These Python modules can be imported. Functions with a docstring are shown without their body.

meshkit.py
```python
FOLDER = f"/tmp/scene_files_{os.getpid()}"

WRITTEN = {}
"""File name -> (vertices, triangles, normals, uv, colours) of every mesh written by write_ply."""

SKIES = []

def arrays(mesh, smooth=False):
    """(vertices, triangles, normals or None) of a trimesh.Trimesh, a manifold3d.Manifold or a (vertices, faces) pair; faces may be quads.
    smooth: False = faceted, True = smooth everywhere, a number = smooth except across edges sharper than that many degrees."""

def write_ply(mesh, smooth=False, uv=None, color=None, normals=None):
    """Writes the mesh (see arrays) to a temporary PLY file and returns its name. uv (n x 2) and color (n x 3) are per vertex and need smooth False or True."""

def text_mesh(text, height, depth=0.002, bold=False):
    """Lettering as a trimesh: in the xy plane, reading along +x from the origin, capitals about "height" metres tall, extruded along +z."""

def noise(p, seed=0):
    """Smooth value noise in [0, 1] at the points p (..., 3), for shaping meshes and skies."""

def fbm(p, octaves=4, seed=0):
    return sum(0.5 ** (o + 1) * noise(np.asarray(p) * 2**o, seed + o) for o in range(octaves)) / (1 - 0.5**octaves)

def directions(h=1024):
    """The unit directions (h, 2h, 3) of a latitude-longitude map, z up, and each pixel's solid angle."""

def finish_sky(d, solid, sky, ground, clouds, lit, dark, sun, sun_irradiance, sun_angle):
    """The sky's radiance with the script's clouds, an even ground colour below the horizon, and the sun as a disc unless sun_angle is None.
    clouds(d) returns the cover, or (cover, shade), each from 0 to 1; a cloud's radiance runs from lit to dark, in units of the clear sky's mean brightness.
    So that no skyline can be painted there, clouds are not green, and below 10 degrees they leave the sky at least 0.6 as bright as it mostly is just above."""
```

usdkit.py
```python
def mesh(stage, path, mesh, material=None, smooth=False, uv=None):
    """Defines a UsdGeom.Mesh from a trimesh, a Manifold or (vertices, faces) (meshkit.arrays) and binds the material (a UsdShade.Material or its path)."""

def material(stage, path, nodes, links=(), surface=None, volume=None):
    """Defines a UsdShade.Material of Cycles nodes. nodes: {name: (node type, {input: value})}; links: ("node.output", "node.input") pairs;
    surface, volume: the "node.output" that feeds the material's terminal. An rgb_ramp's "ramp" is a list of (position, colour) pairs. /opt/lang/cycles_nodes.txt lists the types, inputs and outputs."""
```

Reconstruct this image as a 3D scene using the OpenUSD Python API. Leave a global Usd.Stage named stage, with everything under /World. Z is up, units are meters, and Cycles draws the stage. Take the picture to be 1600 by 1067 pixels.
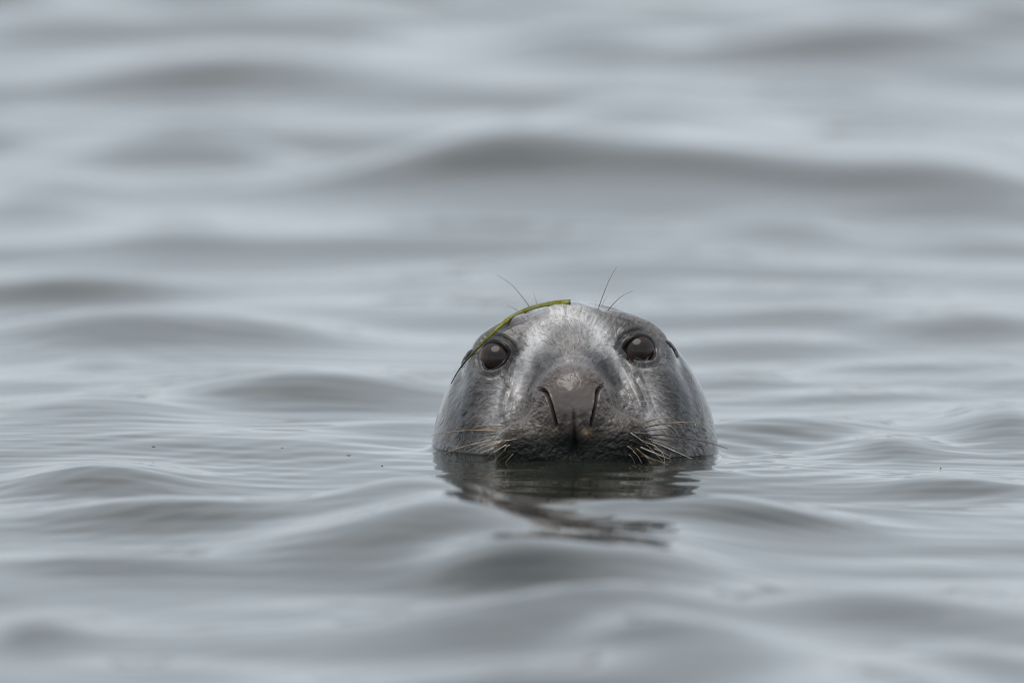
import math, random
import numpy as np
import trimesh
import usdkit, meshkit
from pxr import Usd, UsdGeom, UsdLux, UsdShade, Sdf, Gf, Vt

random.seed(7)
rng = np.random.default_rng(7)
stage = Usd.Stage.CreateInMemory()
UsdGeom.SetStageUpAxis(stage, 'Z')
UsdGeom.SetStageMetersPerUnit(stage, 1.0)
world = UsdGeom.Xform.Define(stage, '/World')
stage.SetDefaultPrim(world.GetPrim())

# ------------------------------------------------------------------ camera, sky, sun, exposure
S = 0.00075                         # metres to one design unit of the seal's face
TH = math.radians(5.0)              # the lens looks down on the water by this much
DIST = 12.0
FOCAL = 36.0 * DIST / (1600 * S)
FSTOP = 4.0
EXPOSURE = 0.45
SUN_EL, SUN_AZ = math.radians(68), math.radians(-158)     # azimuth from +y towards +x: high, before the seal and to the left
SKY_STRENGTH = 0.10
Z0 = 0.0 * S                        # the water lies at z = 0

RIGHT = np.array([1.0, 0, 0])
VAX = np.array([0, math.sin(TH), math.cos(TH)])
WAX = np.array([0, -math.cos(TH), math.sin(TH)])
ORIGIN = np.array([0, 0, Z0])
EYE = ORIGIN + WAX * DIST
LOOK = ORIGIN + RIGHT * (-98 * S) + VAX * (174 * S)


def to_world(p):
    p = np.asarray(p, float) * S
    return ORIGIN + p[..., :1] * RIGHT + p[..., 1:2] * VAX + p[..., 2:3] * WAX


cam = UsdGeom.Camera.Define(stage, '/World/camera')
back = EYE - LOOK
back /= np.linalg.norm(back)
rt = np.cross([0, 0, 1.0], back)
rt /= np.linalg.norm(rt)
up = np.cross(back, rt)
M = np.eye(4)
M[0, :3], M[1, :3], M[2, :3], M[3, :3] = rt, up, back, EYE
cam.AddTransformOp().Set(Gf.Matrix4d(M.tolist()))
cam.CreateFocalLengthAttr(FOCAL)
cam.CreateHorizontalApertureAttr(36.0)
cam.CreateVerticalApertureAttr(36.0 * 682 / 1024)
cam.CreateFStopAttr(FSTOP)
cam.CreateFocusDistanceAttr(DIST - 20 * S)
cam.CreateClippingRangeAttr(Gf.Vec2f(0.1, 20000))
cam.CreateExposureAttr(EXPOSURE)

SUN_DIR = np.array([math.sin(SUN_AZ) * math.cos(SUN_EL), math.cos(SUN_AZ) * math.cos(SUN_EL), math.sin(SUN_EL)])
CLOUD = 6.6
sky = UsdLux.DomeLight.Define(stage, '/World/sky')
sky.GetPrim().SetCustomDataByKey('kind', 'structure')
skymat = usdkit.material(stage, '/World/Looks/sky', {
    'sky': ('sky_texture', {'sky_type': 'single_scattering', 'sun_disc': False, 'sun_elevation': SUN_EL, 'sun_rotation': SUN_AZ,
                            'aerosol_density': 2.0}),
    'tc': ('texture_coordinate', {}),
    'map': ('mapping', {'scale': (1.0, 1.0, 2.2)}),
    'n': ('noise_texture', {'scale': 2.3, 'detail': 5.0, 'roughness': 0.55}),
    'tone': ('rgb_ramp', {'ramp': [(0.3, (CLOUD * 0.70, CLOUD * 0.77, CLOUD * 0.84)), (0.52, (CLOUD * .885, CLOUD * 0.98, CLOUD * 1.065)),
                                   (0.75, (CLOUD * 1.16, CLOUD * 1.2, CLOUD * 1.24))]}),
    'mix': ('mix', {'fac': 0.9}),
    'xyz': ('separate_xyz', {}),
    'high': ('rgb_ramp', {'ramp': [(0.0, (1.08, 1.08, 1.08)), (0.12, (1.0, 1.0, 1.0)), (0.35, (0.70, 0.69, 0.675)), (1.0, (0.64, 0.63, 0.62))]}),
    'dim': ('mix', {'mix_type': 'multiply', 'fac': 1.0}),
    'bg': ('background_shader', {'strength': SKY_STRENGTH}),
}, [('tc.generated', 'map.vector'), ('map.vector', 'n.vector'), ('n.fac', 'tone.fac'), ('sky.color', 'mix.color1'), ('tc.generated', 'xyz.vector'), ('xyz.z', 'high.fac'), ('tone.color', 'dim.color1'), ('high.color', 'dim.color2'), ('dim.color', 'mix.color2'),
    ('mix.color', 'bg.color')], surface='bg.background')
UsdShade.MaterialBindingAPI.Apply(sky.GetPrim()).Bind(skymat)

sun = UsdLux.DistantLight.Define(stage, '/World/sun')
sun.CreateNormalizeAttr(True)
sun.CreateIntensityAttr(0.4)
sun.CreateAngleAttr(45.0)
sun.CreateColorAttr(Gf.Vec3f(1.0, 0.96, 0.9))
zc = SUN_DIR
xc = np.cross([0, 1.0, 0], zc)
xc /= np.linalg.norm(xc)
yc = np.cross(zc, xc)
Ms = np.eye(4)
Ms[0, :3], Ms[1, :3], Ms[2, :3] = xc, yc, zc
sun.AddTransformOp().Set(Gf.Matrix4d(Ms.tolist()))


# ------------------------------------------------------------------ helpers
_used = set()


def path_for(name, parent=None):
    base = (parent.GetPath().pathString if parent is not None else '/World') + '/' + name
    p, k = base, 0
    while p in _used:
        k += 1
        p = f'{base}_{k:03d}'
    _used.add(p)
    return p


def tag(prim, label=None, category=None, group=None, kind=None):
    for k, v in (('label', label), ('category', category), ('group', group), ('kind', kind)):
        if v:
            prim.SetCustomDataByKey(k, v)
    return prim


def obj(name, m, material, parent=None, smooth=True, **data):
    p = usdkit.mesh(stage, path_for(name, parent), m, material, smooth=smooth).GetPrim()
    return tag(p, **data)


def primvar(prim, name, values, kind=Sdf.ValueTypeNames.Color3fArray):
    pv = UsdGeom.PrimvarsAPI(prim).CreatePrimvar(name, kind, 'vertex')
    v = np.asarray(values, np.float32)
    pv.Set(Vt.Vec3fArray.FromNumpy(v) if v.ndim == 2 else Vt.FloatArray.FromNumpy(v))


def smoothstep(a, b, x):
    t = np.clip((np.asarray(x, float) - a) / (b - a), 0, 1)
    return t * t * (3 - 2 * t)


def seg_dist(x, y, poly):
    """distance of points to a polyline, and the place along it from 0 to 1"""
    poly = np.asarray(poly, float)
    L = np.concatenate([[0], np.cumsum(np.linalg.norm(np.diff(poly, axis=0), axis=1))])
    best, at = np.full(np.shape(x), 1e9), np.zeros(np.shape(x))
    for k in range(len(poly) - 1):
        a, b = poly[k], poly[k + 1]
        d = b - a
        t = np.clip(((x - a[0]) * d[0] + (y - a[1]) * d[1]) / (d @ d), 0, 1)
        r = np.hypot(x - a[0] - t * d[0], y - a[1] - t * d[1])
        new = r < best
        best = np.where(new, r, best)
        at = np.where(new, (L[k] + t * (L[k + 1] - L[k])) / L[-1], at)
    return best, at


def inside(x, y, poly):
    r = np.zeros(np.shape(x), bool)
    n = len(poly)
    for i in range(n):
        (x1, y1), (x2, y2) = poly[i], poly[(i + 1) % n]
        if y1 == y2:
            continue
        c = ((y1 > y) != (y2 > y)) & (x < (x2 - x1) * (y - y1) / (y2 - y1) + x1)
        r ^= c
    return r


def resample(p, n):
    """a smooth curve through the points, at n even places"""
    p = np.asarray(p, float)
    q = np.vstack([2 * p[0] - p[1], p, 2 * p[-1] - p[-2]])
    out = []
    for k in range(1, len(q) - 2):
        t = np.linspace(0, 1, 16, endpoint=False)[:, None]
        a, b, c, d = q[k - 1], q[k], q[k + 1], q[k + 2]
        out.append(0.5 * (2 * b + (c - a) * t + (2 * a - 5 * b + 4 * c - d) * t ** 2 + (3 * b - a - 3 * c + d) * t ** 3))
    out = np.vstack(out + [p[-1:]])
    L = np.concatenate([[0], np.cumsum(np.linalg.norm(np.diff(out, axis=0), axis=1))])
    s = np.linspace(0, L[-1], n)
    return np.stack([np.interp(s, L, out[:, k]) for k in range(p.shape[1])], 1)


def tube(points, radii, sides=6, closed=False):
    p = np.asarray(points, float)
    n = len(p)
    r = np.broadcast_to(radii, (n,))
    t = (np.roll(p, -1, 0) - np.roll(p, 1, 0)) if closed else np.gradient(p, axis=0)
    t /= np.linalg.norm(t, axis=1, keepdims=True) + 1e-12
    a = np.cross(t, [0.13, -0.9, 0.35])
    a /= np.linalg.norm(a, axis=1, keepdims=True) + 1e-12
    b = np.cross(t, a)
    ang = np.arange(sides) * 2 * np.pi / sides
    v = p[:, None] + r[:, None, None] * (np.cos(ang)[None, :, None] * a[:, None] + np.sin(ang)[None, :, None] * b[:, None])
    m = n if closed else n - 1
    i, j = np.meshgrid(np.arange(m), np.arange(sides), indexing='ij')
    i2, j2 = (i + 1) % n, (j + 1) % sides
    q = np.stack([i * sides + j, i * sides + j2, i2 * sides + j2, i2 * sides + j], -1).reshape(-1, 4)
    f = np.vstack([q[:, [0, 1, 2]], q[:, [0, 2, 3]]])
    v = v.reshape(-1, 3)
    if not closed:
        f = np.vstack([f, [[0, k + 1, k] for k in range(1, sides - 1)], [[(n - 1) * sides, (n - 1) * sides + k, (n - 1) * sides + k + 1] for k in range(1, sides - 1)]])
    return v, f


# ------------------------------------------------------------------ the seal's form (design units; X right, V up, W towards the lens)
ROLL = math.radians(3.0)
PX, PV = -4.0, 70.0


def face(p):
    """the head is tilted a little: into the coordinates of an upright face"""
    x, v = p[..., 0] - PX, p[..., 1] - PV
    c, s = math.cos(ROLL), math.sin(ROLL)
    return np.stack([c * x + s * v, -s * x + c * v + PV, p[..., 2]], -1)


def unface(q):
    q = np.asarray(q, float)
    x, v = q[..., 0], q[..., 1] - PV
    c, s = math.cos(ROLL), math.sin(ROLL)
    return np.stack([c * x - s * v + PX, s * x + c * v + PV, q[..., 2]], -1)


def ell(p, c, r):
    q = p - np.array(c, float)
    r = np.array(r, float)
    k0 = np.linalg.norm(q / r, axis=-1)
    k1 = np.linalg.norm(q / r ** 2, axis=-1) + 1e-9
    return k0 * (k0 - 1) / k1


def cone(p, a, b, ra, rb):
    a, b = np.array(a, float), np.array(b, float)
    d = b - a
    t = np.clip(((p - a) @ d) / (d @ d), 0, 1)
    return np.linalg.norm(p - a - t[..., None] * d, axis=-1) - (ra + (rb - ra) * t)


def smin(a, b, k):
    h = np.maximum(k - np.abs(a - b), 0) / k
    return np.minimum(a, b) - h * h * k / 4


def smax(a, b, k):
    return -smin(-a, -b, k)


def head_sdf(p):
    f = face(p)
    m = f * np.array([1, 1, 1.0])
    m[..., 0] = np.abs(m[..., 0])
    d = ell(p, (0, -20, -175), (228, 260, 205))
    d = smin(d, ell(p, (0, -200, -420), (235, 190, 320)), 60)
    muz = cone(m, (0, 122, -72), (0, 66, 84), 82, 50)
    muz = smin(muz, ell(m, (92, 70, -50), (72, 85, 75)), 60)             # the cheek under the eye
    muz = smin(muz, cone(m, (0, 176, -66), (0, 108, 62), 58, 46), 30)     # the raised bridge of the snout
    d = smin(d, muz, 50)
    d = smax(d, -ell(m, (90, 140, 4), (18, 50, 40)), 34)                 # the planes that fall from the bridge to the eyes
    d = smin(d, ell(m, (84, 178, -84), (40, 34, 42)), 36)                # brow
    d = smin(d, ell(m, (116, 150, -92), (40, 42, 40)), 30)               # the eye's bulge
    pads = ell(m, (60, 14, 78), (66, 52, 58))
    pads = smin(pads, ell(m, (0, -35, 58), (100, 60, 66)), 40)
    d = smin(d, pads, 34)
    nose = ell(m, (0, 74, 103), (57, 62, 50))
    d = smin(d, nose, 22)
    d = smax(d, -ell(m, (126, 60, 30), (26, 70, 36)), 30)                # the hollow between pad and cheek
    d = smax(d, -ell(m, (102, 92, 56), (28, 44, 44)), 34)               # the furrow beside the nose
    return d


C0 = np.array([0.0, -10.0, -110.0])
alpha = np.concatenate([np.linspace(0.0015, 2.15, 430), np.linspace(2.15, math.pi - 0.002, 44)[1:]])
beta = np.concatenate([np.linspace(-0.5, math.pi + 0.5, 860), np.linspace(math.pi + 0.5, 2 * math.pi - 0.5, 90)[1:-1]])
A, B = np.meshgrid(alpha, beta, indexing='ij')
dirs = np.stack([np.sin(A) * np.cos(B), np.sin(A) * np.sin(B), np.cos(A)], -1)
lo, hi = np.full(A.shape, 20.0), np.full(A.shape, 900.0)
for _ in range(20):
    mid = (lo + hi) / 2
    out = head_sdf(C0 + dirs * mid[..., None]) > 0
    hi, lo = np.where(out, mid, hi), np.where(out, lo, mid)
P = C0 + dirs * ((lo + hi) / 2)[..., None]
nr, nb = A.shape
idx = np.arange(nr * nb).reshape(nr, nb)
a_, b_ = idx[:-1], idx[1:]
a2, b2 = np.roll(a_, -1, 1), np.roll(b_, -1, 1)
F = np.concatenate([np.stack([a_, b_, b2], -1).reshape(-1, 3), np.stack([a_, b2, a2], -1).reshape(-1, 3)])
P = P.reshape(-1, 3)
P = np.vstack([P, P[idx[0]].mean(0), P[idx[-1]].mean(0)])
n0 = nr * nb
F = np.vstack([F, np.stack([np.full(nb, n0), idx[0], np.roll(idx[0], -1)], 1), np.stack([np.full(nb, n0 + 1), np.roll(idx[-1], -1), idx[-1]], 1)])


def vnormals(v, f):
    n = np.zeros_like(v)
    c = np.cross(v[f[:, 1]] - v[f[:, 0]], v[f[:, 2]] - v[f[:, 0]])
    for k in range(3):
        np.add.at(n, f[:, k], c)
    return n / (np.linalg.norm(n, axis=1, keepdims=True) + 1e-12)


N = vnormals(P, F)
if (N * (P - C0)).sum() < 0:
    F = F[:, ::-1]
    N = -N
P0, N0 = P.copy(), N.copy()


# a view of the face enlarged 2.425 times, in which the marks of the face were measured
def zx(X):
    return (X + 898 - 640) * 2.425


def zy(V):
    return (307 - V) * 2.425


def unz(pts):
    pts = np.asarray(pts, float)
    return np.stack([pts[:, 0] / 2.425 + 640 - 898, 307 - pts[:, 1] / 2.425], 1)


def surf_w(X, V):
    """where the head's front lies behind the point (X, V)"""
    X, V = np.broadcast_arrays(np.asarray(X, float), np.asarray(V, float))
    w = np.full(X.shape, 320.0)
    for _ in range(90):
        w = w - 0.7 * np.maximum(head_sdf(np.stack([X, V, w], -1)), 0.0)
        w = np.maximum(w, -260)
    return w


def surf_n(p):
    e = 1.5
    g = np.stack([head_sdf(p + d) - head_sdf(p - d) for d in np.eye(3) * e], -1)
    return g / (np.linalg.norm(g, axis=-1, keepdims=True) + 1e-12)


front = (N0[:, 2] > -0.05) & (P0[:, 1] > -60)
fi = np.nonzero(front)[0]
fx, fy, fw = zx(P0[fi, 0]), zy(P0[fi, 1]), smoothstep(0.0, 0.25, N0[fi, 2])
disp = np.zeros(len(fi))
dark = np.zeros(len(fi))            # 0..1 bare black skin and darkened grooves
fq = face(P0[fi])


def groove(poly, width, depth, lip=0.0, taper=True, black=0.0, bw=None):
    global disp, dark
    d, t = seg_dist(fx, fy, resample(poly, 40))
    w = np.clip(np.minimum(t, 1 - t) / 0.18, 0, 1) ** 0.7 * 0.85 + 0.15 if taper else 1.0
    disp += 1.45 * w * (-depth * np.exp(-(d / width) ** 2) + lip * np.exp(-((d - 2.0 * width) / (1.1 * width)) ** 2))
    if black:
        dark = np.maximum(dark, black * w * np.exp(-(d / (bw or width)) ** 2))


EYE_L = [(281, 385), (281, 366), (286, 350), (297, 337), (312, 329), (330, 327), (348, 332), (362, 344), (373, 360), (366, 380), (352, 400), (330, 420), (308, 430), (292, 424), (284, 406)]
EYE_R = [(814, 346), (820, 330), (833, 317), (850, 308), (870, 305), (890, 308), (906, 317), (917, 332), (923, 352), (923, 374), (913, 391), (895, 394), (872, 388), (848, 377), (826, 361)]
# the nostrils: a short flare outwards at the top, a slit running down and in
NOS_L = [(487, 504), (502, 506), (515, 514), (526, 535), (538, 565), (547, 600), (554, 630), (558, 655)]
NOS_R = [(740, 490), (726, 494), (714, 506), (708, 530), (703, 560), (696, 595), (689, 630), (685, 652)]
for nos in (NOS_L, NOS_R):
    groove(nos, 4.6, 7.5, lip=1.2, black=1.0, bw=5.0)
    groove(nos[:4], 7.0, 4.5, black=0.8, bw=6)
# furrow round the nose, philtrum, folds
groove([(405, 560), (425, 500), (455, 450), (500, 412), (550, 390)], 26, 5.0, lip=1.5)
groove([(690, 395), (735, 425), (772, 465), (800, 510), (815, 560)], 26, 5.0, lip=1.5)
groove([(535, 425), (570, 408), (625, 400), (670, 408), (705, 432), (725, 462)], 7, 2.2, lip=0.9)
groove([(622, 590), (625, 650), (626, 700), (627, 750)], 8, 4.0, black=0.5, bw=4)
groove([(592, 600), (585, 640), (575, 670)], 14, 2.0)
groove([(655, 600), (662, 640), (672, 670)], 14, 2.0)
# wrinkles from the inner corners of the eyes to the whisker pads
groove([(392, 395), (385, 440), (372, 490), (358, 540), (350, 590), (345, 640)], 9, 3.0, lip=1.2)
groove([(430, 400), (415, 450), (398, 500), (385, 550), (376, 600)], 8, 3.2, lip=1.4)
groove([(440, 450), (428, 500), (408, 540), (395, 590)], 6, 2.4, lip=1.0)
groove([(795, 370), (812, 410), (838, 455), (862, 505), (882, 550), (900, 600)], 9, 4.6, lip=1.6, black=.35, bw=7)
groove([(788, 400), (806, 450), (832, 500), (850, 545), (862, 590)], 8, 3.0, lip=1.4)
groove([(850, 420), (876, 470), (896, 520), (910, 560), (925, 610)], 7, 2.6, lip=1.1)
groove([(770, 420), (790, 470), (808, 510), (830, 560)], 7, 2.2, lip=1.0)
groove([(395, 385), (420, 360), (445, 330)], 12, 2.2)
groove([(800, 360), (775, 335), (755, 305)], 12, 2.2)
# the edge of the brows against the skull behind
BROW_R = [(715, 186), (745, 196), (790, 208), (850, 228), (905, 262), (945, 305), (962, 345)]
BROW_L = [(500, 192), (470, 203), (430, 225), (380, 248), (330, 272), (290, 305), (262, 350)]
for b in (BROW_R, BROW_L):
    groove(b, 11, 4.5, lip=1.0)
# the lids: folds round the eyes
for e in (EYE_L, EYE_R):
    c_ = np.mean(e, 0)
    e[:] = [tuple(c_ + 1.07 * (np.array(p_) - c_)) for p_ in e]
for e, (ex, ey), sgn in ((EYE_L, (326, 380), -1), (EYE_R, (870, 350), 1)):
    d, _ = seg_dist(fx, fy, e + e[:1])
    ins = inside(fx, fy, e)
    sd = np.where(ins, -d, d)
    disp += -15 * smoothstep(3, -7, sd) + 3.4 * np.exp(-((sd - 9) / 6) ** 2) - 3.0 * np.exp(-((sd - 23) / 6) ** 2) + 1.5 * np.exp(-((sd - 38) / 10) ** 2)
    dark = np.maximum(dark, smoothstep(9, 2, sd))
    dark = np.maximum(dark, 0.5 * smoothstep(30, 6, sd))
# the fleshy wings outside the nostrils
for cx, cy, k in ((468, 520, 3.4), (760, 506, 3.4), (520, 600, 1.8), (722, 590, 1.8), (612, 520, 2.5)):
    disp += k * np.exp(-(np.hypot(fx - cx, (fy - cy) * 0.8) / 24) ** 2)
# lower lids: fine creases
groove([(262, 430), (280, 445), (310, 452), (345, 440), (375, 415)], 5, 1.8, lip=.8)
groove([(835, 395), (865, 412), (900, 416), (930, 405), (940, 385)], 5, 1.8, lip=.8)
# follicle cushions of the brow hairs
for cx, cy in ((452, 203), (478, 196), (720, 194), (755, 206)):
    r = np.hypot((fx - cx) / 18, (fy - cy) / 9)
    disp += 2.2 * np.exp(-r ** 2)
    dark = np.maximum(dark, 0.5 * np.exp(-r ** 2))
# whisker follicles on the pads, in rows
FOL = []
for s in (-1, 1):
    for row in range(5):
        for k in range(6):
            x = s * (58 + 9.5 * k - 1.5 * row)
            v = 44 - 12 * row - 1.2 * k + rng.normal(0, 1.2)
            FOL.append(unface(np.array([x + rng.normal(0, 1.2), v, 0]))[:2])
for X, V in FOL:
    r = np.hypot(P0[fi, 0] - X, P0[fi, 1] - V) / 3.2
    disp += 1.6 * np.exp(-r ** 2)
# coarse skin of muzzle and pads
mz = smoothstep(1.1, 0.75, np.hypot((fq[:, 0]) / 128, (fq[:, 1] - 30) / 108))        # the brown muzzle
TURN = trimesh.transformations.rotation_matrix(0.9, [1, 0.7, 0.4])[:3, :3]
Pt = P0[fi] @ TURN
Pt = Pt + 5.0 * np.stack([meshkit.noise(Pt / 12, 90 + k) - 0.5 for k in range(3)], 1)
pebble = meshkit.noise(Pt / 7.0, 3) - 0.5 + 0.7 * (meshkit.noise(Pt @ TURN / 3.4, 5) - 0.5)
nose_top = smoothstep(0.9, 0.5, np.hypot(fq[:, 0] / 52, (fq[:, 1] - 90) / 60))
warp = meshkit.noise(P0[fi] / 14, 71)[:, None] * 9.0
crease = 1 - np.abs(2 * meshkit.noise((Pt + warp) / np.array([9, 8.0, 9]), 73) - 1)
disp += mz * (1 - 0.82 * nose_top) * (pebble * 2.4 + 0.9 * (meshkit.noise(P0[fi] / 1.9, 75) - 0.5) - 1.5 * crease ** 6)
disp += (meshkit.noise(P0[fi] / np.array([30, 40, 30]), 11) - 0.5) * 3.0
# wet fur combed back from the nose: streaks along its lie
SRC = np.array([PX, 120.0, 170.0])


def streaks(p):
    d = p - SRC
    r = np.linalg.norm(d, axis=1, keepdims=True)
    d = d / r
    w = (meshkit.noise(p / 26, 81)[:, None] - 0.5) * 0.10
    a = meshkit.noise(d * 62 + r / 42 + w * 62, 83)
    b = meshkit.noise(d * 120 + r / 20 + w * 120, 85)
    return a + 0.7 * b - 0.85


str_ = streaks(P0[fi])
furry = (1 - mz) * (1 - 0.85 * dark)
disp += furry * str_ * 0.65
P[fi] += N0[fi] * (disp * fw)[:, None]
N = vnormals(P, F)

# ------------------------------------------------------------------ the coat's colours, with highlights and shade painted in
q = face(P0)
n1 = meshkit.fbm(P0 / 42, 4, 21)
n2 = meshkit.fbm(P0 / 15, 3, 31)
coat = np.array([0.105, 0.102, 0.103]) * (0.72 + 0.7 * (n1 - 0.2))[:, None]


def blend(base, mask, color):
    return base * (1 - mask[:, None]) + np.asarray(color) * mask[:, None]


ax, av = np.abs(q[:, 0]), q[:, 1]
fronty = smoothstep(-0.1, 0.2, N0[:, 2])
X_, V_ = zx(P0[:, 0]), zy(P0[:, 1])


def spot(cx, cy, rx, ry, rot=0.0, soft=1.0):
    c, s = math.cos(math.radians(rot)), math.sin(math.radians(rot))
    dx, dy = X_ - cx, V_ - cy
    r = np.hypot((c * dx + s * dy) / rx, (-s * dx + c * dy) / ry)
    return fronty * np.exp(-(r ** 2) / soft)


half = np.where(av < 100, 60 + 0.72 * (100 - av), 58 * np.sqrt(np.clip(1 - ((av - 100) / 42) ** 2, 0, 1)))
mzf = fronty * smoothstep(20, -16, ax - half + 14 * (n2 - 0.5)) * smoothstep(150, 112, av) * smoothstep(-60, 0, P0[:, 2])      # the brown muzzle: wide below, narrow at the nose
coat = blend(coat, 0.9 * mzf, (0.072, 0.059, 0.053))
# pale bridge and cheeks, wet highlights painted in; dark round the eyes; painted shade down the sides
coat = blend(coat, 0.9 * spot(605, 215, 125, 46), (0.38, 0.375, 0.375))
coat = blend(coat, 0.92 * spot(480, 300, 42, 60, 18), (0.40, 0.395, 0.395))
coat = blend(coat, 0.92 * spot(715, 295, 42, 60, -24), (0.40, 0.395, 0.395))
coat = blend(coat, 0.92 * spot(428, 430, 27, 130, 20), (0.58, 0.575, 0.575))  # wet highlights down both flanks of the snout, painted into the coat
coat = blend(coat, 0.92 * spot(800, 420, 27, 130, -28), (0.58, 0.575, 0.575))
coat = blend(coat, 0.85 * spot(608, 345, 66, 58), (0.175, 0.162, 0.156))
coat = blend(coat, 0.88 * spot(335, 555, 42, 130, 12), (0.30, 0.295, 0.295))
coat = blend(coat, 0.9 * spot(922, 560, 36, 135, -15), (0.34, 0.335, 0.335))
coat = blend(coat, 0.92 * spot(208, 545, 56, 185, 14), (0.019, 0.0175, 0.018))  # shade on the outward-facing sides of the head, painted as dark coat
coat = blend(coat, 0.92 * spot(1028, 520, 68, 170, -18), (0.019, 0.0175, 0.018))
coat = blend(coat, 0.9 * spot(380, 275, 78, 50, -25), (0.030, 0.027, 0.026))
coat = blend(coat, 0.9 * spot(825, 258, 92, 48, 24), (0.030, 0.027, 0.026))
coat = blend(coat, 0.75 * spot(395, 345, 20, 55, 15), (0.030, 0.027, 0.026))
coat = blend(coat, 0.75 * spot(800, 335, 16, 50, -20), (0.030, 0.027, 0.026))
coat = blend(coat, 0.6 * spot(480, 225, 45, 20, -25), (0.05, 0.047, 0.047))
coat = blend(coat, 0.8 * spot(725, 205, 45, 18, 10), (0.05, 0.047, 0.047))
coat = blend(coat, 0.9 * spot(462, 468, 24, 88, 36), (0.014, 0.013, 0.013))  # furrow shade round the nose, painted here and over its top
coat = blend(coat, 0.9 * spot(776, 458, 24, 88, -36), (0.014, 0.013, 0.013))
coat = blend(coat, 0.7 * spot(540, 385, 56, 18, -22), (0.035, 0.032, 0.031))
coat = blend(coat, 0.7 * spot(690, 380, 56, 18, 24), (0.035, 0.032, 0.031))
rim_sheen = smoothstep(0.36, 0.08, N0[:, 2] + 0.16 * (n1 - 0.5)) * smoothstep(-80, 10, P0[:, 1])
coat = blend(coat, 0.75 * rim_sheen, (0.12, 0.121, 0.126))  # grazing wet sheen along the silhouette, painted into the coat
coat = blend(coat, 0.94 * mzf * smoothstep(58, 14, av), (0.010, 0.012, 0.011))  # dark lip, deepened by painted shade under the muzzle
coat = blend(coat, 0.6 * spot(672, 668, 22, 16), (0.24, 0.17, 0.11))
coat = blend(coat, 0.4 * spot(545, 655, 14, 14), (0.2, 0.15, 0.10))
coat *= (0.78 + 0.55 * (n2 - 0.2))[:, None]
fine = np.clip(0.5 + 0.9 * streaks(P0), 0, 1.2)
coat *= (0.62 + 0.78 * fine * (1 - mzf) + 0.38 * mzf)[:, None]
full_dark = np.zeros(len(P0))
full_dark[fi] = dark
coat = blend(coat, 0.92 * full_dark, (0.008, 0.0075, 0.0075))
coat = np.clip(coat * np.array([1.62, 1.60, 1.60]), 0.004, 0.62)
rough = 0.32 - 0.04 * smoothstep(0.35, 0.8, n2) + 0.06 * mzf - 0.12 * full_dark
rough += 0.03 * mzf * (1 - full_dark) - 0.14 * rim_sheen
low = mzf * smoothstep(62, 16, av)
rough += 0.14 * low
sides = np.maximum(spot(205, 540, 60, 190, 14), spot(1030, 520, 72, 175, -18))
gloss = 0.45 * (1 - 0.9 * low) * (1 - 0.75 * sides)
rough += 0.08 * sides
spec = 0.5 * (1 - 0.75 * low) * (1 - 0.35 * sides)
rough = np.clip(rough, 0.2, 0.62)

lidm = np.zeros(len(P0))
for e in (EYE_L, EYE_R):
    d_ = seg_dist(fx, fy, e + e[:1])[0] * np.where(inside(fx, fy, e), -1, 1)
    lidm[fi] = np.maximum(lidm[fi], np.exp(-((d_ - 15) / 4.5) ** 2) * smoothstep(0, 25, fy - np.mean(e, 0)[1] + 20))
coat = blend(coat, 0.6 * lidm, (0.17, 0.16, 0.155))

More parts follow.
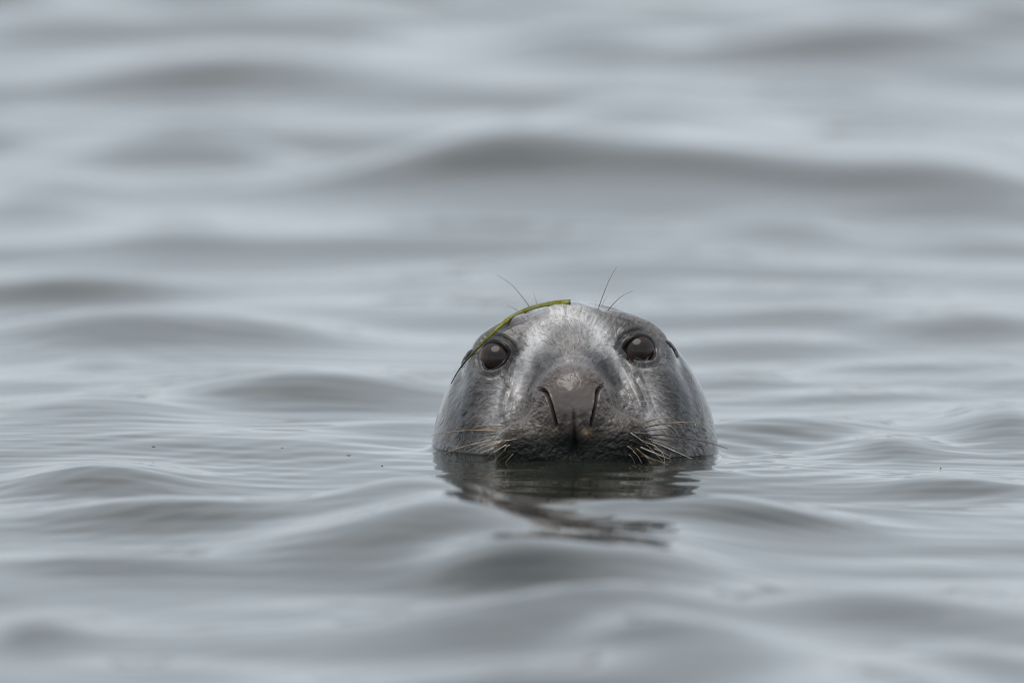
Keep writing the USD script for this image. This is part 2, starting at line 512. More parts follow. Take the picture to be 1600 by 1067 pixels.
# ------------------------------------------------------------------ materials
mat = lambda n, *a, **k: usdkit.material(stage, '/World/Looks/' + n, *a, **k)
seal_skin = mat('seal_skin', {
    'col': ('attribute', {'attribute': 'coat'}),
    'rg': ('attribute', {'attribute': 'wetness'}),
    'gl': ('attribute', {'attribute': 'gloss'}), 'sp': ('attribute', {'attribute': 'shine'}),
    'pos': ('texture_coordinate', {}),
    'n': ('noise_texture', {'scale': 900.0, 'detail': 3.0, 'roughness': 0.6}),
    'b': ('bump', {'strength': 0.10, 'distance': 0.0006}),
    'p': ('principled_bsdf', {'ior': 1.4, 'coat_weight': 0.55, 'coat_roughness': 0.16}),
}, [('pos.object', 'n.vector'), ('n.fac', 'b.height'), ('b.normal', 'p.normal'), ('col.color', 'p.base_color'), ('rg.fac', 'p.roughness'), ('gl.fac', 'p.coat_weight'), ('sp.fac', 'p.specular_ior_level')], surface='p.BSDF')
fur_mat = mat('fur', {
    'g': ('geometry', {}), 'col': ('attribute', {'attribute': 'coat'}), 'm': ('mix', {'mix_type': 'multiply', 'fac': 1.0}),
    'n': ('noise_texture', {'scale': 330.0, 'detail': 2.0}),
    'r': ('rgb_ramp', {'ramp': [(0.32, (0.62, 0.61, 0.61)), (0.5, (1.0, 0.99, 0.98)), (0.68, (1.6, 1.57, 1.55))]}),
    'p': ('principled_bsdf', {'roughness': 0.42, 'ior': 1.45, 'specular_ior_level': 0.35}),
}, [('g.position', 'n.vector'), ('n.fac', 'r.fac'), ('r.color', 'm.color1'), ('col.color', 'm.color2'), ('m.color', 'p.base_color')], surface='p.BSDF')
eye_mat = mat('eye', {
    'col': ('attribute', {'attribute': 'coat'}),
    'p': ('principled_bsdf', {'roughness': 0.5, 'specular_ior_level': 0.1, 'coat_weight': 1.0, 'coat_roughness': 0.03, 'coat_ior': 1.34}),
}, [('col.color', 'p.base_color')], surface='p.BSDF')
lid_mat = mat('wet_eyelid', {'p': ('principled_bsdf', {'base_color': (0.008, 0.0075, 0.0075), 'roughness': 0.3, 'ior': 1.4})}, surface='p.BSDF')
ear_mat = mat('ear_skin', {
    'g': ('texture_coordinate', {}), 'n': ('noise_texture', {'scale': 300.0, 'detail': 3.0}),
    'r': ('rgb_ramp', {'ramp': [(0.3, (0.02, 0.019, 0.02)), (0.7, (0.07, 0.068, 0.07))]}),
    'p': ('principled_bsdf', {'roughness': 0.4})}, [('g.object', 'n.vector'), ('n.fac', 'r.fac'), ('r.color', 'p.base_color')], surface='p.BSDF')


def whisker_mat(name, a, b):
    return mat(name, {
        'g': ('texture_coordinate', {}), 'n': ('noise_texture', {'scale': 90.0, 'detail': 1.0}),
        'r': ('rgb_ramp', {'ramp': [(0.35, a), (0.65, b)]}),
        'p': ('principled_bsdf', {'roughness': 0.25, 'ior': 1.55})}, [('g.object', 'n.vector'), ('n.fac', 'r.fac'), ('r.color', 'p.base_color')], surface='p.BSDF')


W_GOLD = whisker_mat('whisker_amber', (0.19, 0.125, 0.07), (0.44, 0.33, 0.21))
W_DARK = whisker_mat('whisker_brown', (0.03, 0.017, 0.01), (0.12, 0.065, 0.03))
W_PALE = whisker_mat('whisker_cream', (0.42, 0.37, 0.3), (0.66, 0.62, 0.54))
drop_mat = mat('water_drop', {'p': ('principled_bsdf', {'base_color': (1, 1, 1), 'roughness': 0.02, 'ior': 1.33, 'transmission_weight': 1.0})}, surface='p.BSDF')
grass_mat = mat('eelgrass', {
    'col': ('attribute', {'attribute': 'coat'}),
    'g': ('texture_coordinate', {}), 'n': ('noise_texture', {'scale': 260.0, 'detail': 3.0}),
    'r': ('rgb_ramp', {'ramp': [(0.3, (0.55, 0.5, 0.45)), (0.7, (1.15, 1.15, 1.0))]}),
    'm': ('mix', {'mix_type': 'multiply', 'fac': 1.0}),
    'p': ('principled_bsdf', {'roughness': 0.22, 'ior': 1.45}),
    't': ('translucent_bsdf', {}), 'x': ('mix_closure', {'fac': 0.25}),
}, [('g.object', 'n.vector'), ('n.fac', 'r.fac'), ('col.color', 'm.color1'), ('r.color', 'm.color2'), ('m.color', 'p.base_color'), ('m.color', 't.color'),
    ('p.BSDF', 'x.closure1'), ('t.BSDF', 'x.closure2')], surface='x.closure')
bubble_mat = mat('bubble_skin', {'f': ('fresnel', {'IOR': 1.33}), 't': ('transparent_bsdf', {'color': (0.98, 0.98, 0.98)}), 'g': ('glossy_bsdf', {'color': (1, 1, 1), 'roughness': 0.02}),
    'x': ('mix_closure', {})}, [('f.fac', 'x.fac'), ('t.BSDF', 'x.closure1'), ('g.BSDF', 'x.closure2')], surface='x.closure')
speck_mat = mat('drift_speck', {'g': ('texture_coordinate', {}), 'n': ('noise_texture', {'scale': 500.0}),
                                'r': ('rgb_ramp', {'ramp': [(0.3, (0.02, 0.016, 0.012)), (0.7, (0.07, 0.055, 0.04))]}),
                                'p': ('principled_bsdf', {'roughness': 0.4})}, [('g.object', 'n.vector'), ('n.fac', 'r.fac'), ('r.color', 'p.base_color')], surface='p.BSDF')
water_mat = mat('sea_water', {
    'p': ('principled_bsdf', {'base_color': (0.0115, 0.0125, 0.0095), 'roughness': 0.03, 'ior': 1.333, 'specular_ior_level': 0.5}),
}, surface='p.BSDF')

# ------------------------------------------------------------------ the water
CAMH = EYE[2]


def ground(px, py):
    """the place on the still water that one sees at (px, py) of the picture"""
    d = LOOK + ((px - 800) * S) * rt - ((py - 533.5) * S) * up - EYE
    t = -EYE[2] / d[2]
    return EYE + d * t


def axis_grid(edges):
    """edges: (place, spacing) pairs; spacing runs evenly between them"""
    out = [edges[0][0]]
    while out[-1] < edges[-1][0]:
        k = max(i for i in range(len(edges)) if edges[i][0] <= out[-1] + 1e-9)
        k = min(k, len(edges) - 2)
        (a, sa), (b, sb) = edges[k], edges[k + 1]
        t = (out[-1] - a) / (b - a)
        out.append(out[-1] + sa * (1 - t) + sb * t)
    return np.array(out)


gx = axis_grid([(0, 0.0032), (0.26, 0.0032), (0.9, 0.012), (1.8, 0.03), (6, 0.16), (40, 3), (600, 90), (4000, 400)])
gx = np.concatenate([-gx[:0:-1], gx])
gyn = axis_grid([(0, 0.0032), (0.3, 0.0032), (0.6, 0.008), (2.2, 0.016), (4.5, 0.09), (14, 0.5), (60, 5), (600, 90), (4000, 400)])
gyp = axis_grid([(0, 0.0032), (0.1, 0.006), (0.6, 0.01), (3, 0.02), (9, 0.035), (16, 0.06), (40, 0.5), (200, 10), (1000, 80), (6000, 500)])
gy = np.concatenate([-gyn[:0:-1], gyp])
GX, GY = np.meshgrid(gx, gy, indexing='ij')
H = np.zeros_like(GX)
SLOPE = 0.104
# each wave: where its near face is seen, its half-width and half-height there, how steep
WAVES = [
    (60, 75, 120, 18, .5), (390, 66, 150, 15, .75), (350, 128, 150, 18, .6), (275, 218, 95, 15, .85), (370, 236, 60, 9, .5), (150, 238, 90, 14, .4),
    (40, 292, 70, 18, .6), (270, 345, 70, 14, .45), (100, 428, 150, 11, .9), (190, 494, 210, 20, 1.15), (430, 505, 110, 14, .5),
    (775, 258, 130, 16, 1.1), (945, 212, 120, 14, 1.0), (1080, 262, 230, 40, .8), (660, 290, 150, 24, .5), (925, 92, 95, 14, .8),
    (1360, 100, 190, 18, 1.0), (1280, 175, 150, 12, .65), (1575, 18, 70, 20, 1.1), (1500, 280, 130, 30, .65), (1235, 340, 75, 10, .75),
    (1000, 402, 140, 15, .65), (1250, 428, 200, 11, .6), (1550, 352, 90, 12, .5), (1280, 470, 120, 9, .65), (1190, 512, 140, 10, .6),
    (1540, 488, 110, 14, .6), (640, 420, 130, 10, .35), (560, 70, 60, 10, .4),
    (480, 598, 190, 17, 1.1), (130, 640, 160, 17, .9), (620, 660, 130, 9, .6), (60, 590, 90, 8, .4), (150, 556, 60, 6, .5),
    (1160, 578, 80, 5, .5), (1420, 548, 160, 7, .6), (1400, 592, 120, 6, .5), (1230, 652, 150, 12, 1.0), (1400, 685, 70, 12, .8), (1585, 650, 80, 18, .9),
    (1290, 600, 120, 6, .4), (150, 742, 130, 16, .9), (270, 800, 200, 16, 1.1), (650, 778, 160, 18, 1.5), (930, 800, 110, 14, .9), (1130, 800, 150, 16, 1.3), (720, 830, 120, 20, .9), (900, 1000, 260, 34, .9), (1000, 925, 160, 18, .6), (1080, 1075, 160, 26, .7), (1010, 893, 120, 14, .9), (1020, 1040, 130, 18, .9), (1000, 985, 150, 24, .6), (800, 890, 130, 18, 1.5), (590, 855, 190, 26, .8),
    (960, 862, 200, 24, .75), (160, 876, 160, 11, .8), (40, 995, 80, 24, .7), (470, 950, 150, 12, .35), (800, 985, 200, 10, .55), (1360, 958, 190, 24, .9),
    (1005, 966, 70, 7, .8), (1300, 786, 150, 10, .7), (1500, 745, 110, 10, .7), (1280, 822, 110, 8, .4), (1540, 1040, 120, 14, .5), (250, 1050, 150, 12, .4),
    (1130, 1050, 150, 12, .4), (1050, 735, 100, 6, .4), (1450, 880, 150, 10, .3),
]


def wave(x, y, sx, sy, slope, lean=0.0):
    global H
    near = (np.abs(gx - x) < 4 * sx)
    neary = (np.abs(gy - y) < 4 * sy + 2 * sx * abs(lean))
    if not near.any() or not neary.any():
        return
    sl = np.ix_(near, neary)
    dx, dy = GX[sl] - x, GY[sl] - y
    dy = dy + lean * dx
    H[sl] += slope * sy / 0.607 * np.exp(-0.5 * (dx / sx) ** 2 - 0.5 * (dy / sy) ** 2)


for px, py, sx, sy, a in WAVES:
    if py < 420:
        sx, a = sx * 1.3, a * 0.85
    if py > 740:
        a *= 1.22
    c, c1 = ground(px, py), ground(px, py - sy)
    c = ground(px, py + 0.5 * a * SLOPE * (c1[1] - c[1]) / 0.607 / (S * (c[1] + 12) / 12))     # it stands up by its height
    c1 = c + (c1 - ground(px, py))
    d = (c1[1] - c[1]) * 0.95
    k = (c[1] + 12) / 12
    # steep and small waves are rounder; the lean keeps the crests from lying dead level
    wave(c[0], c[1] + d, sx * S * k * 0.8, d, a * SLOPE, lean=rng.normal(0, 0.12))
r2 = np.random.default_rng(5)
for _ in range(420):                 # the same kind of waves all round the part in view
    x, y = r2.uniform(-7, 7), r2.uniform(-7, 30)
    half = 0.62 * (y + 12) / 12
    if abs(x) < half * 1.15 and -2.2 < y < 11:
        continue
    wave(x, y, r2.uniform(.07, .2) * (1 + abs(y) / 20), r2.uniform(.08, .25) * (1 + abs(y) / 20), r2.uniform(.4, 1.3) * SLOPE, r2.normal(0, .12))
amp = np.zeros_like(GX)
# a long low swell and a fine, slow roughness
fade = lambda lam: smoothstep(0.45, 0.2, np.maximum(np.gradient(gx)[:, None], np.gradient(gy)[None, :]) / lam)
inview = smoothstep(0.85, 0.6, np.abs(GX) * 12 / np.maximum(GY + 12, 1)) * smoothstep(-2.6, -1.9, GY) * smoothstep(12, 8, GY)
calm = (1 - 0.38 * inview) * (1 - 0.55 * np.exp(-((GX - 0.05) / 0.3) ** 2) * smoothstep(-1.0, -1.35, GY))          # there the waves one by one carry the form
for k in range(46):
    lam = 0.13 * (16.0 ** (k / 45.0))
    th = r2.normal(0, 0.5) + math.pi / 2
    kx, ky = 2 * math.pi / lam * math.cos(th), 2 * math.pi / lam * math.sin(th)
    amp = 0.0118 * (0.2 + 0.8 * smoothstep(0.2, 0.7, lam)) / (2 * math.pi / lam)
    wob = 1.4 * np.sin(GX * 2.1 / lam * 0.35 + k) + 1.1 * np.sin(GY * 1.3 / lam * 0.3 + 2 * k)
    H += amp * np.sin(kx * GX + ky * GY + r2.uniform(0, 6.28) + wob) * fade(lam) * (1 + 0.6 * smoothstep(1.5, 9, GY)) * calm
for k in range(6):
    lam = 3 + 4.0 * k
    th = r2.normal(0, 0.6) + math.pi / 2
    H += 0.004 * lam / 6.28 * np.sin(6.28 / lam * (math.cos(th) * GX + math.sin(th) * GY) + k) * fade(lam)
# rings that the head sends out
SX, SY = 0.0, 0.10
R = np.hypot(GX - SX, (GY - SY))
ring = np.sin(R * 2 * math.pi / 0.075 + 0.6 * np.sin(3 * np.arctan2(GY - SY, GX) + 1)) * np.exp(-((R - 0.2) / 0.22) ** 2) * smoothstep(0.12, 0.2, R)
H += ring * 0.00045 * (1 + 0.8 * np.sign(GX) * smoothstep(0, .2, np.abs(GX)))
# the water bulges before the muzzle and dips beside the head
H += 0.0030 * np.exp(-((GX + 0.02) / 0.12) ** 2 - ((GY + 0.14) / 0.09) ** 2)
H -= 0.0052 * np.exp(-((np.abs(GX) - 0.20) / 0.06) ** 2 - ((GY - 0.14) / 0.11) ** 2)
# broken, wrinkled water where the whiskers dip in
pts = np.stack([GX, GY, 0 * GX], -1)
near = (np.abs(GX) < 0.5) & (np.abs(GY + 0.14) < 0.36)
wr = np.zeros_like(H)
wr[near] = (meshkit.fbm(pts[near] * np.array([55, 28, 1]), 3, 8) - 0.5)
H += wr * 0.0052 * np.exp(-((GX - 0.115) / 0.055) ** 2 - ((GY + 0.07) / 0.05) ** 2)
H += wr * 0.0026 * np.exp(-((GX + 0.085) / 0.05) ** 2 - ((GY + 0.06) / 0.05) ** 2)
wr[near] = meshkit.fbm(pts[near] * np.array([16, 38, 1]), 3, 28) - 0.5
H += wr * 0.0034 * np.exp(-((GX - 0.02) / 0.17) ** 2 - ((GY + 0.17) / 0.09) ** 2)
# small wind ripples that show where the lens is sharp
for k in range(14):
    lam = 0.03 + 0.006 * k
    th = r2.normal(0, 0.5) + math.pi / 2
    patch = smoothstep(0.42, 0.75, meshkit.noise(np.stack([GX * 2.2, GY * 0.9, 0 * GX + k], -1), 17))
    H += patch * 0.011 * lam / 6.28 * np.sin(6.28 / lam * (math.cos(th) * GX + math.sin(th) * GY) + 2.2 * np.sin(GX * 11 + 2 * k + 2 * np.sin(GY * 5 + k))) * fade(lam)
# the skin of water that climbs the wet fur
loc = (np.abs(GX) < 0.27) & (GY > -0.26) & (GY < 0.5)
pw = np.stack([GX[loc], GY[loc], H[loc]], -1) - ORIGIN
local = np.stack([pw @ RIGHT, pw @ VAX, pw @ WAX], -1) / S
sd = head_sdf(local)
H[loc] += 0.0032 * np.exp(-np.maximum(sd, 0) * S / 0.004)

ni, nj = GX.shape
gi = np.arange(ni * nj).reshape(ni, nj)
quads = np.stack([gi[:-1, :-1], gi[1:, :-1], gi[1:, 1:], gi[:-1, 1:]], -1).reshape(-1, 4)
water = (np.stack([GX, GY, H], -1).reshape(-1, 3), np.vstack([quads[:, [0, 1, 2]], quads[:, [0, 2, 3]]]))
obj('water', water, water_mat, kind='structure')


def water_z(x, y):
    i, j = np.searchsorted(gx, x), np.searchsorted(gy, y)
    return H[i - 1:i + 1, j - 1:j + 1].mean()


# ------------------------------------------------------------------ the seal
seal = UsdGeom.Xform.Define(stage, path_for('seal')).GetPrim()
tag(seal, 'dark grey wet seal with only its head above the water, facing the viewer', 'seal')
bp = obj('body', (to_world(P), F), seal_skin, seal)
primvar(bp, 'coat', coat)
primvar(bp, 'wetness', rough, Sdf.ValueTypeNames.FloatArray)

primvar(bp, 'shine', spec, Sdf.ValueTypeNames.FloatArray)
primvar(bp, 'gloss', gloss, Sdf.ValueTypeNames.FloatArray)

# eyes
for e, name in ((EYE_L, 'left'), (EYE_R, 'right')):
    o = unz(e)
    c = o.mean(0)
    w = surf_w(o[:, 0], o[:, 1])
    rim = np.column_stack([o, w])
    nrm = surf_n(rim).mean(0)
    nrm = nrm * 0.75 + np.array([0, 0, 0.5])
    nrm /= np.linalg.norm(nrm)
    rad = 28.0
    cen = rim.mean(0) + nrm * (1.0 - math.sqrt(rad ** 2 - 19 ** 2))
    ball = trimesh.creation.icosphere(5, rad)
    v = np.array(ball.vertices)
    side = -1 if name == 'left' else 1
    # the gaze, and the brown iris round a wide dark pupil
    g = np.array([0.0, 0.02, 1.0]) * 0.5 + nrm * 0.5
    g /= np.linalg.norm(g)
    cosg = (v / rad) @ g
    ang = np.degrees(np.arccos(np.clip(cosg, -1, 1)))
    col = np.tile([0.017, 0.0125, 0.0115], (len(v), 1))
    col = blend(col, smoothstep(22, 30, ang), (0.032, 0.020, 0.016))
    col = blend(col, smoothstep(48, 56, ang), (0.015, 0.011, 0.01))
    col = blend(col, smoothstep(60, 68, ang), (0.30, 0.20, 0.18))
    col *= (0.7 + 0.6 * meshkit.noise(v / np.array([2.0, 5.0, 3.0]), 3))[:, None]
    ep = obj('eye', (to_world(cen + v), ball.faces), eye_mat, seal)
    primvar(ep, 'coat', col)
    ring_ = resample(np.vstack([rim, rim[:1]]), 61)[:-1]
    wn = surf_n(ring_)
    ro = np.array([2.4 + 2.0 * smoothstep(-4, 16, y - c[1]) for y in ring_[:, 1]])
    ring_ = ring_ + wn * 0.4
    obj('eyelid', (lambda t: (to_world(t[0]), t[1]))(tube(ring_, ro, 10, closed=True)), lid_mat, seal)

# ears: a dark fold of skin on each side
for poly in ([(184, 413), (192, 392), (207, 368), (229, 347)], [(981, 312), (1000, 327), (1016, 347), (1029, 374)]):
    c2 = resample(unz(poly), 24)
    inw = np.array([0 - c2[:, 0].mean(), 60 - c2[:, 1].mean()])
    inw /= np.linalg.norm(inw)
    c2 = c2 + inw * 5
    w = surf_w(c2[:, 0], c2[:, 1])
    c3 = np.column_stack([c2, w])
    nn = surf_n(c3)
    t = np.linspace(0, 1, 24)
    v, f = tube(c3 + nn * 1.2, 6.5 * np.sin(np.pi * (0.04 + 0.92 * t)) ** 0.8, 10)
    # flattened against the head
    base = np.repeat(c3, 10, 0)
    bn = np.repeat(nn, 10, 0)
    dlt = v - base
    h_ = (dlt * bn).sum(1, keepdims=True)
    v = v - 0.45 * h_ * bn
    obj('ear', (to_world(v), f), ear_mat, seal)

# short wet fur, lying back from the nose
tri = F[front[F].all(1)]
tv = P[tri]
area = np.linalg.norm(np.cross(tv[:, 1] - tv[:, 0], tv[:, 2] - tv[:, 0]), axis=1)
cenw = tv.mean(1)
wgt = area * (cenw[:, 1] > -25)
NH = 8000
pick = rng.choice(len(tri), NH, p=wgt / wgt.sum())
u = rng.random((NH, 2))
flip = u.sum(1) > 1
u[flip] = 1 - u[flip]
root = tv[pick, 0] + u[:, :1] * (tv[pick, 1] - tv[pick, 0]) + u[:, 1:] * (tv[pick, 2] - tv[pick, 0])
nh = N0[tri[pick, 0]]
dk = np.zeros(len(P0))
dk[fi] = dark
rf = face(root)
bare = np.maximum(dk[tri[pick, 0]], smoothstep(1.0, 0.7, np.hypot(rf[:, 0] / 105, (rf[:, 1] - 30) / 95)))
keep = rng.random(NH) > np.maximum(bare * 1.15, 1.1 * smoothstep(0.6, 0.35, nh[:, 2]))
fur_coat = np.clip(coat[tri[pick, 0]] * rng.lognormal(0, 0.25, (NH, 1)), 0.004, 0.6)
for e in (EYE_L, EYE_R):
    for st in (0, 6, 12, 18):
        fl = root - np.array([PX, 120.0, 190.0])
        fl = fl / np.linalg.norm(fl, axis=1, keepdims=True)
        qx, qy = zx(root[:, 0] + fl[:, 0] * st), zy(root[:, 1] + fl[:, 1] * st)
        keep &= ~((seg_dist(qx, qy, e + e[:1])[0] < 9) | inside(qx, qy, e))
kept = keep
root, nh = root[keep], nh[keep]
flow = root - np.array([PX, 120.0, 190.0])
flow -= (flow * nh).sum(1, keepdims=True) * nh
flow /= np.linalg.norm(flow, axis=1, keepdims=True) + 1e-9
side = np.cross(nh, flow)
clump = (meshkit.noise(root / np.array([9, 9, 9]), 61) - 0.5) * 0.9 + rng.normal(0, 0.14, len(root))
flow = flow + side * clump[:, None]
flow /= np.linalg.norm(flow, axis=1, keepdims=True)
ln = rng.uniform(8, 17, len(root))
t4 = np.array([0, 0.35, 0.7, 1.0])
lift = np.array([0.01, 0.032, 0.036, 0.0])
cv = root[:, None] + flow[:, None] * (ln[:, None] * t4)[..., None] + nh[:, None] * (ln[:, None] * lift + 0.05)[..., None]
wd = np.array([0.5, 0.55, 0.4, 0.1]) * S
fur = UsdGeom.BasisCurves.Define(stage, path_for('fur', seal))
fur.CreateTypeAttr('linear')
fur.CreateCurveVertexCountsAttr(Vt.IntArray.FromNumpy(np.full(len(root), 4, np.int32)))
fur.CreatePointsAttr(Vt.Vec3fArray.FromNumpy(to_world(cv.reshape(-1, 3)).astype(np.float32)))
fur.CreateWidthsAttr(Vt.FloatArray.FromNumpy(np.tile(wd, len(root)).astype(np.float32)))
fur.SetWidthsInterpolation('vertex')
UsdShade.MaterialBindingAPI.Apply(fur.GetPrim()).Bind(fur_mat)
UsdGeom.PrimvarsAPI(fur).CreatePrimvar('coat', Sdf.ValueTypeNames.Color3fArray, 'vertex').Set(Vt.Vec3fArray.FromNumpy(np.repeat(fur_coat[kept], 4, 0).astype(np.float32)))
tag(fur.GetPrim(), kind='stuff')


# whiskers
def crop(pts, ox, oy, k):
    pts = np.asarray(pts, float)
    return np.stack([pts[:, 0] / k + ox - 898, 707 - (pts[:, 1] / k + oy)], 1)


RW = [(W_GOLD, 1.0, [(535, 432), (620, 408), (720, 385), (780, 388), (820, 408), (858, 445)]),
      (W_DARK, 1.1, [(575, 466), (620, 455), (700, 440), (810, 428)]),
      (W_GOLD, 1.1, [(600, 458), (700, 440), (810, 428), (900, 422), (980, 425), (1038, 437)]),
      (W_DARK, 1.15, [(585, 535), (700, 528), (800, 540), (930, 560), (1050, 582), (1150, 605), (1262, 642)]),
      (W_PALE, 1.25, [(630, 585), (720, 620), (830, 668), (960, 725)]),
      (W_PALE, 1.0, [(575, 590), (640, 612), (690, 650), (722, 690), (734, 740), (728, 775)]),
      (W_PALE, 1.2, [(535, 630), (620, 665), (730, 710), (780, 725)]),
      (W_GOLD, 1.1, [(538, 678), (590, 706), (660, 748)]),
      (W_GOLD, 0.9, [(425, 620), (460, 645), (490, 672)]),
      (W_DARK, 1.2, [(700, 612), (850, 680), (960, 722), (1040, 755)]),
      (W_DARK, 0.7, [(560, 500), (640, 486), (730, 480), (800, 486)]), (W_PALE, 0.7, [(600, 560), (680, 580), (770, 612), (830, 640)]),
      (W_GOLD, 0.7, [(500, 640), (560, 690), (610, 740), (640, 790)]), (W_PALE, 0.8, [(470, 660), (510, 700), (545, 760)]), (W_DARK, 0.7, [(620, 545), (740, 570), (850, 610), (930, 650)]),
      (W_PALE, 0.7, [(650, 640), (740, 680), (800, 720), (850, 760)]), (W_GOLD, 0.7, [(440, 690), (470, 725), (490, 770)]),
      (W_PALE, 0.6, [(760, 445), (810, 470), (850, 520), (872, 562)]),
      (W_PALE, 0.55, [(700, 470), (740, 500), (765, 545)])]
LW = [(W_DARK, 0.7, [(640, 420), (540, 425), (440, 440), (350, 462)]), (W_PALE, 0.7, [(660, 475), (570, 505), (500, 530), (440, 570)]),
      (W_GOLD, 0.7, [(690, 470), (610, 500), (540, 530)]), (W_PALE, 0.7, [(630, 510), (580, 530), (545, 565)]), (W_GOLD, 1.15, [(625, 388), (500, 385), (380, 383), (260, 393), (150, 405), (65, 430)]),
      (W_GOLD, 0.95, [(700, 350), (600, 343), (520, 342), (440, 355), (390, 380), (360, 400)]),
      (W_GOLD, 1.15, [(650, 450), (520, 480), (400, 505), (290, 537), (180, 576)]),
      (W_PALE, 1.3, [(705, 503), (650, 535), (600, 566)]),
      (W_PALE, 1.0, [(600, 533), (540, 552), (492, 572)]),
      (W_PALE, 0.6, [(545, 470), (505, 500), (480, 545)]),
      (W_PALE, 0.7, [(735, 505), (705, 520), (690, 560)])]


def hair(name, mt, rad, xy, back=0.42):
    xy = resample(xy, 18)
    w0 = float(surf_w(xy[0, 0], xy[0, 1]))
    s = np.concatenate([[0], np.cumsum(np.linalg.norm(np.diff(xy, axis=0), axis=1))])
    w = w0 - 1.5 - s * back
    under = surf_w(xy[:, 0], xy[:, 1])
    lim = np.where(under > -200, under + 2.5, -1e9)
    w[1:] = np.maximum(w, lim)[1:]
    r = rad * (1 - 0.72 * s / s[-1])
    v, f = tube(np.column_stack([xy, w]), r * (1.1 if name == 'whisker' else 0.7), 6)
    obj(name, (to_world(v), f), mt, seal)


for m_, r_, pts in RW:
    hair('whisker', m_, r_, crop(pts, 900, 580, 5.335))
for m_, r_, pts in LW:
    hair('whisker', m_, r_, crop(pts, 660, 600, 5.333))
r3 = np.random.default_rng(12)
for X, V in FOL:
    s_ = 1 if X > PX else -1
    if abs(X - PX) < 80 or r3.random() < 0.25:
        continue
    L_, a_0 = r3.uniform(28, 80), math.radians(r3.uniform(-8, 38) + (30 - V) * 0.5)
    t_ = np.linspace(0, 1, 5)
    pts = np.column_stack([X + s_ * L_ * t_ * math.cos(a_0), V - L_ * t_ * math.sin(a_0) - L_ * r3.uniform(0.0, 0.28) * t_ ** 2])
    hair('whisker', (W_PALE, W_GOLD, W_DARK)[r3.integers(3)], r3.uniform(0.38, 0.6), pts)
BROW = [(W_DARK, 0.85, [(457, 190), (420, 140), (380, 95), (325, 58)]), (W_DARK, 0.5, [(483, 184), (475, 155), (468, 130)]), (W_DARK, 0.7, [(416, 205), (395, 190), (366, 180)]),
        (W_DARK, 0.95, [(717, 190), (735, 140), (755, 90), (786, 33)]), (W_PALE, 0.5, [(703, 188), (712, 150), (730, 98)]), (W_DARK, 0.45, [(728, 186), (740, 160), (753, 142)]),
        (W_DARK, 0.95, [(751, 203), (780, 170), (810, 145), (850, 127)]), (W_PALE, 0.5, [(762, 208), (790, 180), (838, 152)])]
for m_, r_, pts in BROW:
    hair('brow_whisker', m_, r_, unz(pts), back=0.1)

# drops of water that cling to follicles and whiskers
drops = [(crop([p], 900, 580, 5.335)[0], r) for p, r in (((490, 525), 1.6), ((535, 537), 2.0), ((583, 550), 2.0), ((630, 573), 1.8), ((655, 533), 1.4), ((430, 625), 1.8),
                                                       ((490, 645), 2.0), ((543, 633), 2.0), ((537, 680), 2.0), ((800, 690), 2.6), ((620, 410), 1.6), ((1004, 434), 1.6), ((560, 575), 1.3), ((610, 505), 1.3))]
drops += [(crop([p], 660, 600, 5.333)[0], r) for p, r in (((740, 440), 1.7), ((410, 397), 1.9), ((545, 342), 1.4), ((575, 460), 1.3), ((800, 410), 1.4), ((630, 420), 2.0), ((610, 480), 1.6), ((690, 520), 1.6))]
for (X, V), r in drops:
    b = trimesh.creation.icosphere(2, r)
    w = float(surf_w(X, V)) + r * 0.7
    if abs(X) > 118:
        w += 8
    obj('water_drop', (to_world(np.array(b.vertices) + [X, V, w]), b.faces), drop_mat, seal)

# ------------------------------------------------------------------ the blade of eelgrass on the head
g2 = resample(crop([(1236, 172), (1100, 183), (960, 208), (860, 238), (760, 285), (680, 345), (610, 405), (540, 472), (480, 535), (420, 598), (350, 680), (290, 760), (240, 842)], 660, 440, 5.333), 70)
gw = np.interp(np.linspace(0, 1, 70), [0, .25, .4, .5, .62, .8, 1], [8.6, 9.2, 8.0, 6.6, 5.0, 3.2, 1.6]) / 2
wS = surf_w(g2[:, 0], g2[:, 1])
for k in range(1, 70):
    wS[k] = max(wS[k], wS[k - 1] - 6)
wS = np.convolve(np.pad(wS, 4, 'edge'), np.ones(9) / 9, 'valid') + 1.5
mid = np.column_stack([g2, wS])
nn = surf_n(mid)
tt = np.gradient(mid, axis=0)
tt /= np.linalg.norm(tt, axis=1, keepdims=True)
nn = nn * 0.3 + np.array([0, 0.1, 0.9])
nn -= (nn * tt).sum(1, keepdims=True) * tt
nn /= np.linalg.norm(nn, axis=1, keepdims=True)
ac = np.cross(nn, tt)
mid = mid + nn * 4.2
prof = [(-1, 0), (-0.55, .55), (0, .75), (.55, .55), (1, 0), (.5, -.45), (-.5, -.45)]
k_ = len(prof)
gv = np.stack([mid + ac * (a * gw)[:, None] + nn * (b * np.minimum(1.6, gw * .8))[:, None] for a, b in prof], 1).reshape(-1, 3)
i, j = np.meshgrid(np.arange(69), np.arange(k_), indexing='ij')
q4 = np.stack([i * k_ + j, i * k_ + (j + 1) % k_, (i + 1) * k_ + (j + 1) % k_, (i + 1) * k_ + j], -1).reshape(-1, 4)
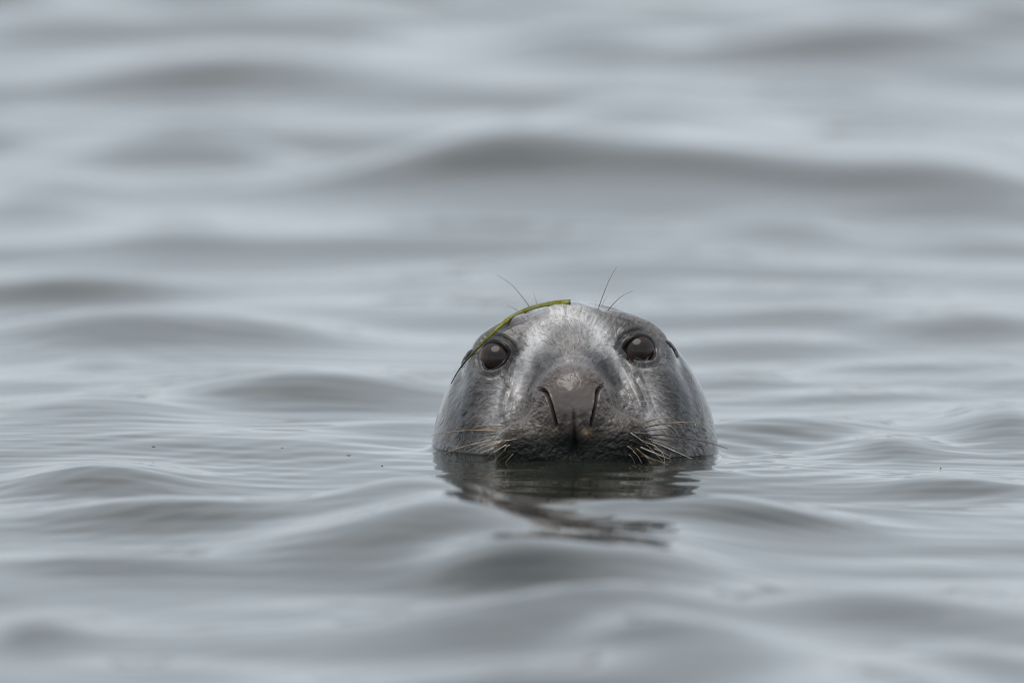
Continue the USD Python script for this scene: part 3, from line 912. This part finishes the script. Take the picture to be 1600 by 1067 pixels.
gf = np.vstack([q4[:, [0, 1, 2]], q4[:, [0, 2, 3]], [[0, c + 1, c] for c in range(1, k_ - 1)], [[69 * k_, 69 * k_ + c, 69 * k_ + c + 1] for c in range(1, k_ - 1)]])
gtm = trimesh.Trimesh(gv, gf, process=False)
if gtm.volume < 0:
    gf = gf[:, ::-1]
gp = obj('eelgrass_blade', (to_world(gv), gf), grass_mat, label='olive green blade of eelgrass draped over the top of the seal\'s head', category='seaweed')
tcol = np.repeat(np.linspace(0, 1, 70), k_)
ecol = np.tile([abs(a) for a, b in prof], 70)
gc = np.array([[0.27, 0.28, 0.02]]) * np.ones((len(gv), 1))
gc = blend(gc, smoothstep(0.55, 0.9, tcol), (0.035, 0.036, 0.014))
gc = blend(gc, 0.7 * smoothstep(0.8, 1.0, ecol), (0.05, 0.045, 0.008))
gc = blend(gc, smoothstep(0.02, 0.0, tcol), (0.05, 0.022, 0.01))
primvar(gp, 'coat', gc)

# ------------------------------------------------------------------ bubbles and specks afloat
for (px, py, r, lab) in ((240, 698, 3, 'leftmost clear bubble afloat on the wave crest left of the seal'), (441, 699, 2, 'smallest clear bubble afloat, the middle one of three left of the seal'),
                         (545, 706, 3, 'clear bubble afloat nearest to the left cheek of the seal')):
    c = ground(px, py)
    s = trimesh.creation.icosphere(3, 1.0)
    v = np.array(s.vertices) * [r * S, r * S, r * S * 0.45]
    z = water_z(c[0], c[1])
    obj('bubble', (v + [c[0], c[1], z], s.faces), bubble_mat, label=lab, category='bubble', group='bubbles on the water')
for n, (px, py, r, lab) in enumerate(((597, 720, 1.1, 'tiny dark speck afloat just left of the seal'), (1470, 713, 1.0, 'tiny dark speck afloat on the ripples at the far right'),
                                      (1275, 763, 1.0, 'tiny dark speck afloat on smooth water, right of and below the seal'))):
    c = ground(px, py)
    s = trimesh.creation.icosphere(2, 1.0)
    v = np.array(s.vertices)
    v *= (0.6 + 0.8 * meshkit.noise(v * 1.7 + n * 5, 9))[:, None]
    obj('drift_speck', (v * [r * S * 1.3, r * S, r * S * .8] + [c[0], c[1], water_z(c[0], c[1]) + r * S * .2], s.faces), speck_mat, smooth=False, label=lab, category='speck', group='specks on the water')
